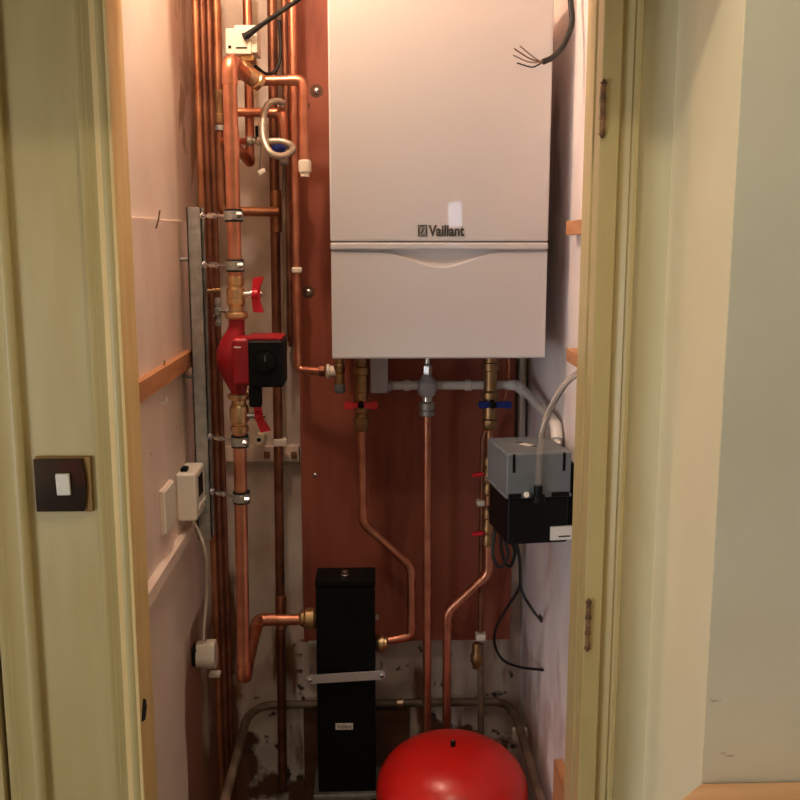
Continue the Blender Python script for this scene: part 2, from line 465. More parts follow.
p = P(215, 674, 2.06)
solo('pipe_clip', MB().cbox(p, (.028, .024, .012), .004), white, 'white plastic pipe clip on left corner pipes, right of the plug', 'clip', 'white pipe clips')

# ------------------------------------------------------------------ strut channel
sz1_ = P(197, 207, 1.94).z; sz0_ = P(205, 540, 1.94).z
ch = MB()
y0, y1 = 1.945, 1.985
x0 = P(189.5, 300, y0).x; x1 = P(204, 300, y0).x
SX = x1
ch.box(x0, x1, y0, y0 + .0025, sz0_, sz1_).box(x0, x1, y1 - .0025, y1, sz0_, sz1_).box(x0, x0 + .0025, y0, y1, sz0_, sz1_)
ch.box(x1 - .0025, x1, y0, y0 + .009, sz0_, sz1_).box(x1 - .0025, x1, y1 - .009, y1, sz0_, sz1_)
so = tag(ch.build('strut_channel', steel, smooth=False), 'upright galvanised steel channel on left wall carrying the pipe clamps', 'channel')

for k in (.15, .5, .85):
    z = sz0_ + (sz1_ - sz0_) * k
    part('standoff', MB().tube([(XL - .001, (y0 + y1) / 2, z), (x0 + .001, (y0 + y1) / 2, z)], .004), steel, so)
# ------------------------------------------------------------------ pipe helpers
def run(name, label, pts, r, m, bend=.022, elbows=True, group=None, em=None, cat='pipe', es=1.13, seg=16):
    pts = [Vector(p) for p in pts]
    low = min(pts, key=lambda p: p.z)
    t = thing(name, label, cat, low, group)
    part('tube', MB().tube(pts, r, bend, seg), m, t)
    if elbows:
        for i in range(1, len(pts) - 1):
            d1 = (pts[i - 1] - pts[i]); d2 = (pts[i + 1] - pts[i])
            if d1.normalized().dot(d2.normalized()) < -.985: continue
            k1 = min(bend + r * 1.5, d1.length * .48); k2 = min(bend + r * 1.5, d2.length * .48)
            a = pts[i] + d1.normalized() * k1; c = pts[i] + d2.normalized() * k2
            part('elbow', MB().tube([a, pts[i], c], r * es, bend, seg), em or m, t)
    return t
def ring(o, axis, h, r, seg=24):
    return MB().lathe(o, axis, [(0, r * .94), (h * .1, r), (h * .9, r), (h, r * .94)], seg)

# corner pipes --------------------------------------------------------------
for px, Y, lab in ((196.5, 2.08, 'outermost of the three slim copper pipes in left corner, behind the steel channel'),
                   (203, 2.11, 'middle one of the three slim copper pipes in left corner'),
                   (209.5, 2.14, 'innermost of the three slim copper pipes in left corner, beside a thicker riser')):
    X = P(px, 50, Y).x
    solo('corner_pipe', MB().tube([(X, Y, 0), (X, Y, CEIL)], .0072, seg=14), copper_dark if px > 200 else copper_old, lab, 'pipe', 'slim pipes in the left corner')

# main front pipe E (28 mm) ---------------------------------------------------
YE = 1.90
XE = P(236.0, 300, YE).x
zE = lambda py: P(240, py, YE).z
PR = .0145
run('copper_pipe', 'thick copper pipe with top elbow dropping into the red pump',
    [P(249, 78, 2.06), (XE, YE, P(232, 60, YE).z), (XE, YE, zE(278))], PR, copper, .026)
t = bpy.data.objects['copper_pipe']
part('coupling', ring((XE, YE, zE(163)), (0, 0, 1), zE(127) - zE(163), PR * 1.09), copper, t)
t = run('copper_pipe', 'thick copper pipe below the pump, doglegging back to the tall black box',
        [(XE, YE, zE(430)), (P(244, 680, YE).x, YE, zE(680)), P(258, 619.5, 2.15), P(304, 619.5, 2.15)], PR * .98, copper, .022)

# pump ------------------------------------------------------------------------
def ball_valve(name, label, top, prof, handle_py, hflip, group):
    t = thing(name, label, 'valve', (XE, YE, prof[-1][0]), group)
    part('body', MB().lathe((XE, YE, 0), (0, 0, 1), prof, 28), brass, t)
    z = handle_py
    part('stem', MB().lathe((XE + .014, YE - .004, z), (1, 0, 0), [(0, .006), (.016, .006), (.018, .009), (.024, .009), (.0245, .004), (.036, .004), (.038, .006), (.042, .005)], 14), chrome, t)
    h = MB()
    M = Matrix.Translation((XE + .0405, YE - .006, z)) @ Matrix.Rotation(PI / 2, 4, 'X') @ Matrix.Rotation(hflip, 4, 'Z')
    h.prism([(-.006, .006), (-.003, .034), (.019, .036), (.011, .014), (.011, 0), (.010, -.014), (.017, -.038), (-.004, -.037), (-.007, -.008)], -.011, .004, M)
    h.lathe((XE + .034, YE - .009, z), (1, 0, 0), [(0, .007), (.002, .011), (.012, .011), (.014, .008)], 16)
    part('handle', h, redplastic, t, 'red butterfly handle')
    return t
def zs(lst):
    return [(zE(py), r) for py, r in lst]
pv = [(276, .0155), (278, .0175), (285, .0175), (286, .0155), (288, .0165), (289, .0195), (298, .0195), (298.5, .018), (300, .0195), (304, .0195), (306, .0155), (311, .0155), (312, .022), (314, .0245), (317, .0245), (319, .021)]
ball_valve('ball_valve', 'brass ball valve with red butterfly handle above the red pump', 0, zs(pv), P(254, 294, YE).z, 0, 'pump valves')
pv2 = [(393, .020), (394, .0235), (397, .0235), (399, .021), (400, .0155), (404, .0155), (405, .018), (408, .0205), (420, .0205), (423, .017), (425, .0155), (426, .0195), (430, .0195), (433, .016)]
ball_valve('ball_valve', 'brass ball valve with red butterfly handle below the red pump', 0, zs(pv2), P(254, 415, YE).z, .25, 'pump valves')
t = thing('circulator_pump', 'red circulator pump with black control box on thick copper pipe', 'pump', (XE, YE, zE(396)))
vol = [(318, .0165, 0), (326, .017, 0), (332, .0195, -.002), (340, .026, -.006), (350, .0335, -.009), (358, .036, -.010), (366, .034, -.009), (376, .027, -.006), (384, .021, -.003), (390, .0175, 0), (396, .0165, 0)]
m = MB()
m.tube([(XE + dx, YE, zE(py)) for py, r, dx in vol], [r for py, r, dx in vol], 0, 28)
part('volute', m, pumpred, t)
mc = P(253, 362, YE - .03)
YM = YE - .03
p0 = P(231, 338, YM - .04); p1 = P(273, 386, YM - .04)
part('motor_housing', MB().box(p0.x, p1.x, YM - .045, YM + .03, p1.z, p0.z, .010, 4), pumpred, t)
q0 = P(247.5, 341, YM - .085); q1 = P(283.5, 387.5, YM - .085)
part('control_box', MB().box(q0.x, q1.x, YM - .085, YM + .012, q1.z, q0.z, .005, 3), blackp, t)
part('box_cap', MB().box(q0.x - .004, q1.x - .003, YM - .07, YM + .02, q0.z - .001, q0.z + .006, .002), pumpred, t, 'red strip over the control box')
dc = P(265.5, 362, YM - .085)
part('dial', MB().lathe((dc.x, YM - .084, dc.z), (0, -1, 0), [(0, .029), (.002, .029), (.0025, .025), (.0015, .024), (.0015, .020), (.008, .019), (.009, .016), (.009, 0)], 32), blackp, t)
part('dial_pointer', MB().cbox((dc.x, YM - .0935, dc.z + .008), (.002, .001, .012)), greyp, t)
g0 = P(256, 390, YM - .04)
part('cable_gland', MB().box(g0.x - .013, g0.x + .012, YM - .06, YM - .03, P(256, 406, YM - .04).z, g0.z + .01, .004), blackp, t)
part('nameplate', MB().box(p0.x + .006, p0.x + .020, YM - .0462, YM - .0440, p0.z - .020, p0.z - .017), label_white, t, 'small white strip')

# clamps ------------------------------------------------------------------------
def clamp(py, label):
    z = zE(py)
    t = thing('pipe_clamp', label, 'clamp', (XE, YE, z), 'rubber lined pipe clamps on threaded rods')
    xs = SX - .004
    part('rod', MB().tube([(xs, YE + .055, z), (XE - .016, YE + .003, z)], .0028, seg=10), chrome, t)
    dv = (Vector((XE - .016, YE + .003, z)) - Vector((xs, YE + .055, z))).normalized()
    s = Vector((xs, YE + .055, z))
    part('nut', MB().hexnut(s + dv * .004, dv, .006, .008), chrome, t)
    part('coupler', MB().hexnut(s + dv * .026, dv, .022, .0065), chrome, t)
    part('rubber_lining', MB().lathe((XE, YE, z - .013), (0, 0, 1), [(0, .0150), (0, .0185), (.026, .0185), (.026, .0150)], 24), rubber, t)
    part('band', MB().lathe((XE, YE, z - .009), (0, 0, 1), [(0, .0188), (0, .0200), (.018, .0200), (.018, .0188)], 24), steel, t)
    part('ear', MB().cbox((XE + .004, YE - .021, z), (.012, .010, .016), .002), steel, t)
    part('screw', MB().hexnut((XE + .008, YE - .023, z), (1, 0, 0), .012, .006), chrome, t)
    return t
c1_ = clamp(215.5, 'pipe clamp highest on the thick pipe, above the red pump')
for py, lab in ((265.5, 'pipe clamp just above the upper brass ball valve'), (441, 'pipe clamp just under the lower brass ball valve'), (497, 'pipe clamp lowest on the thick pipe, level with white timer')):
    dup(c1_, (0, 0, zE(py) - zE(215.5)), lab)

# small brass drain cocks behind the channel
p = P(207, 292, 2.0)
solo('drain_cock', MB().lathe(p + Vector((-.010, 0, 0)), (1, 0, .12), [(0, .006), (.016, .006), (.0165, .004), (.022, .004), (.0225, .006), (.027, .006), (.0275, .004), (.032, .0045), (.036, .005), (.040, .003)], 14), brass, 'small brass drain cock poking out beside the steel channel', 'valve')
p = P(218, 311, 2.06)
t = thing('isolating_valve', 'small chrome isolating valve on left corner pipes, beside the upper ball valve', 'valve', p)
part('body', MB().lathe(p + Vector((0, 0, -.034)), (0, 0, 1), [(0, .006), (.010, .008), (.012, .005), (.024, .006), (.026, .009), (.040, .009), (.042, .005), (.054, .008), (.064, .006)], 14), steel, t)
part('spout', MB().lathe(p + Vector((.004, -.006, 0)), (1, -.2, 0), [(0, .004), (.018, .004), (.020, .003)], 10), chrome, t)

# ------------------------------------------------------------------ motorised valve & top-left pipework
YV = 2.06
vz = P(247, 76, YV)
t = thing('motorised_valve', 'white motorised valve head on brass body at top of thick pipe', 'valve', vz)
part('brass_body', MB().lathe(P(238, 68, 2.02), P(262, 84, YV) - P(238, 68, 2.02), [(0, .016), (.006, .021), (.014, .021), (.016, .017), (.030, .019), (.044, .019), (.046, .016), (.050, .020), (.060, .020), (.064, .013)], 20), brass, t)
part('neck', MB().lathe(P(246, 70, YV), (0, 0, 1), [(0, .012), (.02, .012), (.022, .019), (.03, .019)], 18), brass, t)
h0 = P(225, 28, YV - .03); h1 = P(251.5, 54, YV - .03)
part('head', MB().box(h0.x, h1.x, YV - .03, YV + .045, h1.z, h0.z, .003), white, t)
part('head_cap', MB().box(h0.x + .018, h1.x + .012, YV - .024, YV + .05, h1.z + .004, h0.z + .008, .003), white, t)
part('lever_slot', MB().box(h0.x + .022, h1.x - .009, YV - .0312, YV - .0295, h1.z + .011, h1.z + .014), blackp, t)
part('marking', MB().box(h0.x + .006, h0.x + .012, YV - .0312, YV - .0295, h1.z + .011, h1.z + .017), blackp, t)
part('bottom_plate', MB().box(h0.x + .03, h1.x + .004, YV - .02, YV + .03, h1.z - .012, h1.z, .002), brass_dull, t)
solo('black_cable', MB().tube([P(243.5, 37, YV - .038), P(247, 35.5, YV - .036), P(262, 24.5, YV - .05), P(305, -5, YV - .09)], [.0085, .0075, .005, .005], seg=12), rubber, 'thick black cable slanting up from the white motorised valve head', 'cable', 'black cables')
solo('black_cable', MB().curve([P(279, 20, 2.25), P(281, 52, 2.25), P(276, 70, 2.24), P(266, 74, 2.22), P(255, 66, 2.14)], .0042), rubber, 'black cable looping behind the copper riser at the motorised valve', 'cable', 'black cables')
run('copper_pipe', 'bright copper pipe from motorised valve to white stop end', [P(258, 81, 2.07), P(303, 80, 2.07), P(304.5, 164, 2.07)], .011, copper, .016)
cp = P(305, 177, 2.07)
t = thing('stop_end', 'white plastic push fit stop end capping a bright copper pipe', 'stop end', cp)
part('collar', MB().lathe(cp + Vector((0, 0, .010)), (0, 0, 1), [(0, .0135), (.002, .0145), (.024, .0145), (.027, .012)], 20), white, t)
part('cap', MB().lathe(cp, (0, 0, 1), [(0, .009), (.001, .0105), (.008, .0105), (.012, .013)], 20), white, t)
# riser F behind the motorised valve
YFv = 2.22
run('copper_pipe', 'copper riser behind the white motorised valve head, bending away under the hose',
    [P(246.5, -30, YFv), P(250, 150, YFv), P(250, 163, YFv + .0), P(240, 150, 2.17), P(225, 141, 2.16)], .0105, copper, .02)
# riser B
YBp = 2.20
run('copper_pipe', 'thicker copper riser in left corner turning right below the braided hose',
    [P(215, -30, YBp), P(221, 211, YBp), P(278, 212, YBp + .04)], .0115, copper_old, .022)
tb = P(218, 100, YBp)
t = thing('compression_coupling', 'brass coupling on the thicker riser behind the thick front pipe', 'fitting', tb)
part('body', MB().lathe(P(219, 124, YBp), (0, 0, 1), [(0, .015), (.006, .016), (.022, .016), (.024, .013), (.05, .0135), (.056, .016), (.072, .016), (.076, .0125)], 20), brass_dull, t)
part('ring', ring(P(219.5, 131, YBp), (0, 0, 1), .012, .0165), steel, t)
run('copper_pipe', 'short copper branch at hose height crossing behind the thick front pipe', [P(219, 141, 2.205), P(248.5, 141, 2.15)], .008, copper, group=None)
p = P(247, 141, 2.15)
t = thing('isolating_valve', 'chrome isolating valve with black lever behind the braided hose', 'valve', p)
part('body', MB().lathe(p, (1, 0, 0), [(0, .008), (.004, .011), (.012, .011), (.013, .007), (.022, .008), (.024, .011), (.032, .011), (.036, .007), (.05, .007)], 16), steel, t)
part('lever', MB().cbox(p + Vector((.024, -.008, .016)), (.007, .006, .034), .002), blackp, t)
run('copper_pipe', 'upper copper branch behind the braided hose with elbow down to a valve', [P(238, 112, 2.19), P(282, 113, 2.19), P(284, 140, 2.19)], .0105, copper, .018)
# braided filling loop
hose = [P(283, 103, 2.17), P(276, 101, 2.15), P(267, 106, 2.12), P(263, 122, 2.10), P(264, 140, 2.08), P(271, 153, 2.07), P(282, 156, 2.08), P(292, 151, 2.10), P(292, 146, 2.12), P(283, 141.5, 2.13), P(270, 141, 2.13), P(258, 141, 2.14)]
t = thing('braided_hose', 'silvery braided filling hose looped beside the copper risers', 'hose', P(271, 156, 2.07))
part('tube', MB().curve(hose, .0075, 14), braid, t)
part('nut', MB().hexnut(P(257, 141, 2.14), (1, 0, 0), .014, .010), chrome, t)
part('nut', MB().hexnut(P(285, 105, 2.175), (-1, .1, .3), .016, .010), chrome, t)
p = P(283.5, 150, 2.19)
t = thing('filling_valve', 'brass valve with blue knob inside the hose loop', 'valve', p)
part('body', MB().lathe(P(284, 165, 2.19), (0, 0, 1), [(0, .008), (.004, .012), (.016, .012), (.018, .009), (.04, .010), (.042, .013), (.054, .013), (.058, .009)], 16), steel, t)
part('knob', MB().lathe(P(280, 150, 2.17), (-.3, -1, .1), [(0, .010), (.004, .016), (.012, .017), (.016, .014), (.017, 0)], 20), blueplastic, t, 'blue knob')
p = P(262, 172, 2.10)
t = thing('end_stopper', 'small pale cap dangling on a cord under the braided hose', 'cap', p)
part('cap', MB().lathe(p + Vector((-.008, 0, -.005)), (1, 0, .6), [(0, .004), (.002, .007), (.012, .007), (.018, .005)], 12), white, t)
part('cord', MB().tube([P(261, 146, 2.13), P(260, 160, 2.11), P(259.5, 172, 2.10)], .001, seg=6), rubber, t)

# riser C
YC = 2.28
run('copper_pipe', 'long dark copper riser left of the red brown board', [P(271.5, -30, YC), P(283, 790, YC)], .0118, copper_dark)
def pclip(px, py, Y, w, h, label, d=.03):
    p = P(px, py, Y)
    return solo('pipe_clip', MB().cbox(p, (w, d, h), .004, 3), white, label, 'clip', 'white pipe clips')
pclip(280.5, 442, YC, .034, .020, 'white plastic clip around the long dark riser')
for py in (212,):
    part_t = thing('tee_fitting', 'dark copper tee where the left riser meets the long dark riser', 'fitting', P(276, 212, YC))
    part('sleeve', ring(P(276.5, 232, YC), (0, 0, 1), .10, .0142), copper_old, part_t)
t = thing('tee_fitting', 'bright copper tee low on the long dark riser, behind the dogleg pipe', 'fitting', P(281, 612, YC))
part('sleeve', ring(P(281.2, 613, YC), (0, 0, 1), .05, .0150), copper, t)
part('collar', ring(P(281.4, 628, YC), (0, 0, 1), .03, .0140), copper, t)
solo('vent_pipe', MB().tube([P(284, 165, 2.24), P(285.5, 350, 2.24)], .005), iron, 'thin grey conduit hanging below the blue knobbed valve', 'conduit')
# pipe I
run('copper_pipe', 'copper pipe down the board edge turning right into boiler fitting', [P(291.5, -30, 2.19), P(298, 370, 2.19), P(323, 371.5, 2.17)], .0098, copper, .02)
run('copper_pipe', 'darker copper pipe just left of the board edge pipe', [P(283.5, -30, 2.25), P(290.5, 338, 2.25), P(291, 344, 2.33)], .0082, copper_dark, .02)
pclip(297, 270, 2.185, .024, .014, 'white plastic clip on the pipe at the board edge', .03)

# ------------------------------------------------------------------ back board and its fixings
bx0 = P(300, 420, 2.28).x; bx1 = P(511, 600, 2.28).x; bz0 = P(400, 641, 2.28).z
t = thing('mounting_board', 'red brown plywood backing board behind the white boiler', 'board', ((bx0 + bx1) / 2, 2.29, bz0))
part('sheet', MB().box(bx0, bx1, 2.28, 2.298, bz0, 2.45, .0015), board, t)
for px, py, Y in ():
    pass
for xx in (bx0 + .06, bx1 - .06):
    part('spacer', MB().box(xx - .02, xx + .02, 2.298, 2.352, bz0 + .05, 2.4), skirting_old, t)
def fixing(px, py, r, label, hole=True):
    p = P(px, py, 2.28)
    t = thing('screw', label, 'screw', p, 'fixings in the backing board')
    if hole:
        part('recess', MB().lathe((p.x, 2.284, p.z), (0, -1, 0), [(0, r * 2.0), (.0045, r * 2.0), (.0046, r * 1.6)], 20), skirting_old, t, 'brown recess ring')
    part('head', MB().lathe((p.x, 2.284, p.z), (0, -1, 0), [(0, r), (.0075, r * .9), (.0095, r * .45), (.0097, 0)], 16), chrome, t)
    part('slot', MB().cbox((p.x, 2.2742, p.z), (r * .9, .001, r * .25)), blackp, t)
    return t
f0 = fixing(316.5, 91, .008, 'screw in a round recess at top of board, right of the stop end pipe')
fixing(308.5, 292, .008, 'screw in a round recess on board beside boiler lower left')
fixing(309, 318, .003, 'tiny screw on board just under a round recess', False)
fixing(315, 475, .006, 'bare screw head in board under the boiler, left side', False)
fixing(308, 105, .005, 'small screw near board top edge pipe, under the large recess', False)

# ------------------------------------------------------------------ back wall bits
b0 = P(244, 461, 2.335); b1_ = P(299, 446, 2.335)
solo('timber_batten', MB().box(b0.x - .06, b1_.x, 2.325, 2.352, b0.z, b1_.z, .002), ply, 'pale horizontal batten on back wall left of the board', 'batten')
for px, lab in ((267, 'rusty bracket on pale batten, left of the long dark riser'), (294, 'rusty bracket on pale batten, right of the long dark riser')):
    p = P(px, 455, 2.322)
    solo('bracket', MB().cbox(p, (.016, .008, .018), .003), rust, lab, 'bracket', 'rusty brackets on the pale batten')
p = P(260.5, 437, 2.33)
t = thing('pipe_stub', 'white plastic pipe stub sticking out above the pale batten', 'pipe', p)
part('tube', MB().lathe((p.x, 2.352, p.z), (0, -1, 0), [(0, .011), (.045, .011), (.046, .013), (.060, .013), (.060, .006), (.05, .006)], 20), white, t)
part('bore', MB().lathe((p.x, 2.298, p.z), (0, -1, 0), [(0, .0062), (.001, .0062)], 16), dark_hole, t, 'dark bore')

# ------------------------------------------------------------------ boiler
YBo = 1.827
bl = P(330.2, 242, YBo).x; br = P(548.3, 242, YBo).x
bb = P(440, 358.5, YBo).z; bt = 2.045
t = thing('boiler', 'large white wall hung boiler on red brown board', 'boiler', ((bl + br) / 2, 2.0, bb))
zseam0 = P(440, 242, YBo).z; zseam1 = P(440, 249.5, YBo).z
part('casing', MB().box(bl + .002, br - .002, YBo + .012, 2.235, bb + .002, bt - .002, .006, 3), enamel, t)
part('front_panel', MB().box(bl, br, YBo, YBo + .03, zseam0 + .0012, bt, .0045, 3), enamel, t)
part('ridge', MB().box(bl + .0005, br - .0005, YBo - .004, YBo + .02, zseam1, zseam0 - .0012, .0028, 3), enamel, t)
part('seam', MB().box(bl + .003, br - .003, YBo + .008, YBo + .02, zseam0 - .004, zseam0 + .004), seam_dark, t, 'dark strip painted as shade between panels')
# control flap: sheet whose upper edge dips in a smile, with a recessed grip behind
flap = MB()
N_ = 48
cx = P(441, 270, YBo).x
w = br - bl
def dip(x):
    u = (x - cx) / .118
    return zseam1 - .0028 - (.0275 * math.cos(min(1, abs(u)) * PI / 2) ** 2 if abs(u) < 1 else 0) - 0.004 * max(0, 1 - abs(x - cx) / (w / 2))
bm = flap.bm
cols = []
for i in range(N_ + 1):
    x = bl + .0015 + (w - .003) * i / N_
    zt = dip(x)
    cols.append([bm.verts.new((x, YBo + .014, bb)), bm.verts.new((x, YBo + .0035, bb)), bm.verts.new((x, YBo, bb + .0035)), bm.verts.new((x, YBo, zt - .003)), bm.verts.new((x, YBo + .003, zt)), bm.verts.new((x, YBo + .016, zt + .001))])
for a_, c_ in zip(cols, cols[1:]):
    for k in range(5):
        bm.faces.new((a_[k], c_[k], c_[k + 1], a_[k + 1]))
bm.faces.new(cols[0]); bm.faces.new(cols[-1][::-1])
for a_, c_ in zip(cols, cols[1:]):
    bm.faces.new((a_[0], a_[5], c_[5], c_[0]))
part('control_flap', flap, enamel, t)
# grip recess: sloping scoop behind the dip
sc = MB(); bm = sc.bm; rows = []
for i in range(33):
    x = cx - .125 + .25 * i / 32
    rows.append([bm.verts.new((x, YBo + .003, dip(x) - .001)), bm.verts.new((x, YBo + .010, (dip(x) + zseam1) / 2)), bm.verts.new((x, YBo + .0125, zseam1 + .001)),
                 bm.verts.new((x, YBo + .016, zseam1 + .001)), bm.verts.new((x, YBo + .016, dip(x) - .001))])
for a_, c_ in zip(rows, rows[1:]):
    for k in range(5):
        bm.faces.new((a_[k], c_[k], c_[(k + 1) % 5], a_[(k + 1) % 5]))
bm.faces.new(rows[0]); bm.faces.new(rows[-1][::-1])
part('grip_recess', sc, enamel, t)
# logo: square emblem with an oval and a small hare, and the wordmark
def text_mesh(body, x0, x1, z0, z1, y, depth, name, m, parent, off=.02):
    cu = bpy.data.curves.new('txt', 'FONT'); cu.body = body; cu.extrude = .02; cu.offset = off
    o = bpy.data.objects.new('txt', cu); COL.objects.link(o)
    bpy.context.view_layer.update()
    me = bpy.data.meshes.new_from_object(o.evaluated_get(bpy.context.evaluated_depsgraph_get()))
    COL.objects.unlink(o); bpy.data.objects.remove(o)
    vs = me.vertices
    ax0 = min(v.co.x for v in vs); ax1 = max(v.co.x for v in vs); ay0 = min(v.co.y for v in vs); ay1 = max(v.co.y for v in vs)
    b = bmesh.new(); b.from_mesh(me); bpy.data.meshes.remove(me)
    for v in b.verts:
        v.co = Vector((x0 + (v.co.x - ax0) / (ax1 - ax0) * (x1 - x0), y - depth / 2 - v.co.z / .02 * depth / 2, z0 + (v.co.y - ay0) / (ay1 - ay0) * (z1 - z0)))
    mb = MB(); mb._merge(b)
    return part(name, mb, m, parent)
e0 = P(418, 225, YBo); e1 = P(427, 236.3, YBo)
em = MB()
X0, X1, Z1, Z0 = e0.x, e1.x, e0.z, e1.z
fr = .0016
em.box(X0, X1, YBo - .0012, YBo + .001, Z1 - fr, Z1).box(X0, X1, YBo - .0012, YBo + .001, Z0, Z0 + fr)
em.box(X0, X0 + fr, YBo - .0012, YBo + .001, Z0, Z1).box(X1 - fr, X1, YBo - .0012, YBo + .001, Z0, Z1)
ecx, ecz = (X0 + X1) / 2, (Z0 + Z1) / 2
ov = [(ecx + .0066 * math.cos(2 * PI * k / 20), YBo - .0005, ecz + .0085 * math.sin(2 * PI * k / 20)) for k in range(21)]
em.tube(ov, .0009, seg=6)
for sx_, sz_ in ((1, 1), (-1, 1), (1, -1), (-1, -1)):
    em.prism([(0, 0), (.0045, 0), (0, .0055)], -.0008, .0008, Matrix.Translation((ecx + sx_ * (X1 - X0) / 2, YBo - .0002, ecz + sz_ * (Z1 - Z0) / 2)) @ Matrix.Rotation(PI / 2, 4, 'X') @ Matrix.Diagonal((-sx_, -sz_, 1, 1)))
em.tube([(ecx - .0035, YBo - .0004, ecz - .005), (ecx, YBo - .0004, ecz - .001), (ecx + .0005, YBo - .0004, ecz + .006)], [.0022, .0024, .0008], seg=8)
em.tube([(ecx, YBo - .0004, ecz + .001), (ecx + .003, YBo - .0004, ecz + .0055)], [.0012, .0007], seg=6)
part('emblem', em, grey_badge, t, 'dark square hare emblem')
w0 = P(428.5, 225, YBo); w1_ = P(464.3, 236.3, YBo)
text_mesh('Vaillant', w0.x, w1_.x, w1_.z, w0.z, YBo + .0004, .0016, 'wordmark', grey_badge, t, .03)
part('mounting_frame', MB().box(bl + .03, br - .03, 2.235, 2.281, bb + .35, bt - .05), steel, t)
part('outlet_plate', MB().box(bl + .02, br - .02, YBo + .10, 2.22, bb - .004, bb + .003), steel, t)

# ------------------------------------------------------------------ under-boiler plumbing
YU = 2.14
def lath(px, lst, Y=YU, seg=20):      # lathe with (py, radius) rows
    X = P(px, 400, Y).x
    return MB().lathe((X, Y, 0), (0, 0, 1), [(P(px, py, Y).z, r) for py, r in lst], seg)
# flow valve
x_ = P(361.5, 400, YU).x
t = thing('isolating_valve', 'brass boiler valve with red handle under boiler, left', 'valve', (x_, YU, P(361, 430, YU).z), None)
part('body', lath(361.5, [(350, .016), (366, .016), (367, .020), (374, .020), (375, .016), (380, .018), (392, .018), (393, .015), (398, .016), (404, .017), (412, .017), (414, .013), (418, .014)]), brass_dull, t)
part('nut', lath(361.5, [(417, .016), (418, .019), (426, .019), (428, .017), (431, .013)], seg=8), brass_dull, t)
hp = P(361, 405, YU - .03)
h = MB()
for s in (-1, 1):
    h.prism([(0, -.006), (s * .012, -.007), (s * .036, -.010), (s * .040, -.004), (s * .039, .006), (s * .034, .009), (s * .012, .006), (0, .006)], -.006, .006, Matrix.Translation(hp) @ Matrix.Rotation(PI / 2, 4, 'X') )
part('handle', h, redplastic, t, 'red butterfly handle')
part('hub', MB().lathe(hp + Vector((0, .02, 0)), (0, -1, 0), [(0, .008), (.026, .008), (.028, .005)], 14), blackp, t)
# return valve
t = thing('isolating_valve', 'brass boiler valve with blue handle under boiler, right', 'valve', (P(490, 400, YU).x, YU, P(490, 430, YU).z), None)
part('body', lath(490, [(350, .017), (362, .017), (363, .020), (370, .020), (371, .016), (390, .016), (392, .021), (398, .021), (399, .016), (410, .017), (418, .017), (420, .013), (423, .014)]), brass_dull, t)
part('nut', lath(490, [(419, .014), (420, .018), (427, .018), (430, .012)], seg=8), brass_dull, t)
hp = P(495, 404.5, YU - .03)
h = MB()
for s in (-1, 1):
    h.prism([(0, -.007), (s * .012, -.007), (s * .036, -.009), (s * .040, -.004), (s * .039, .006), (s * .034, .008), (s * .012, .007), (0, .007)], -.006, .006, Matrix.Translation(hp) @ Matrix.Rotation(PI / 2, 4, 'X'))
part('handle', h, blueplastic, t, 'blue butterfly handle')
part('hub', MB().lathe(hp + Vector((-.006, .02, 0)), (0, -1, 0), [(0, .009), (.028, .009), (.030, .005)], 14), blackp, t)
# left service cock
p = P(325, 371.5, 2.17)
t = thing('service_cock', 'brass and white service cock at boiler lower left corner', 'valve', p)
part('nut', MB().hexnut(P(319, 371.5, 2.17), (1, 0, 0), .014, .014), copper_dark, t)
part('union', MB().lathe(P(326, 371.5, 2.165), (1, 0, 0), [(0, .014), (.002, .018), (.008, .018), (.009, .014), (.02, .014), (.022, .016), (.026, .014)], 18), white, t, 'pale union ring')
part('body', lath(339.5, [(356, .010), (364, .011), (365, .014), (372, .014), (373, .012), (383, .013), (385, .010)], 2.16), brass_dull, t)
part('cap', lath(340, [(384, .012), (385, .0135), (391, .0135), (393, .010)], 2.16), greyp, t)
# siphon + condensate pipe
s0 = P(370, 360, YU); s1 = P(388, 392.5, YU)
t = thing('condensate_trap', 'grey plastic condensate trap under boiler, beside the red handled valve', 'trap', ((s0.x + s1.x) / 2, YU, s1.z))
part('body', MB().box(s0.x, s1.x, YU - .015, YU + .04, s1.z, s0.z + .01, .004, 3), siphon, t)
part('outlet', MB().lathe(P(388, 386, YU + .01), (1, 0, 0), [(0, .013), (.008, .013), (.01, .010)], 16), siphon, t)
t = thing('waste_pipe', 'white plastic waste pipe under boiler running across to the condensate pump', 'pipe', P(440, 386, 2.17))
pts = [P(389, 385.5, 2.17), P(516, 385, 2.17), P(530, 396, 2.10), P(556, 425, 1.86), P(557, 446, 1.83)]
part('tube', MB().tube(pts, .0108, .03, 16), white_pipe, t)
for px in (407, 468):
    part('coupling', MB().lathe(P(px - 3, 385.4, 2.17), (1, 0, 0), [(0, .0125), (.001, .0135), (.014, .0135), (.015, .0125)], 18), white_pipe, t)
part('elbow', MB().tube([P(508, 385, 2.17), P(516, 385, 2.17), P(523, 390.5, 2.135)], .0128, .02, 16), white_pipe, t)
part('elbow', MB().tube([P(550, 418, 1.91), P(556, 425, 1.86), P(557, 440, 1.835)], .0128, .02, 16), white_pipe, t)
solo('drain_pipe', MB().tube([P(522, 352, 2.31), P(521, 455, 2.31), P(520, 520, 2.31)], .0108), white_pipe, 'pale upright waste pipe in right back corner, behind the condensate pump', 'pipe')
run('copper_pipe', 'thin copper pipe under boiler hooking behind the blue handled valve', [P(508, 352, 2.2), P(509, 378, 2.2), P(503, 402, 2.2)], .0045, copper, .03, False)
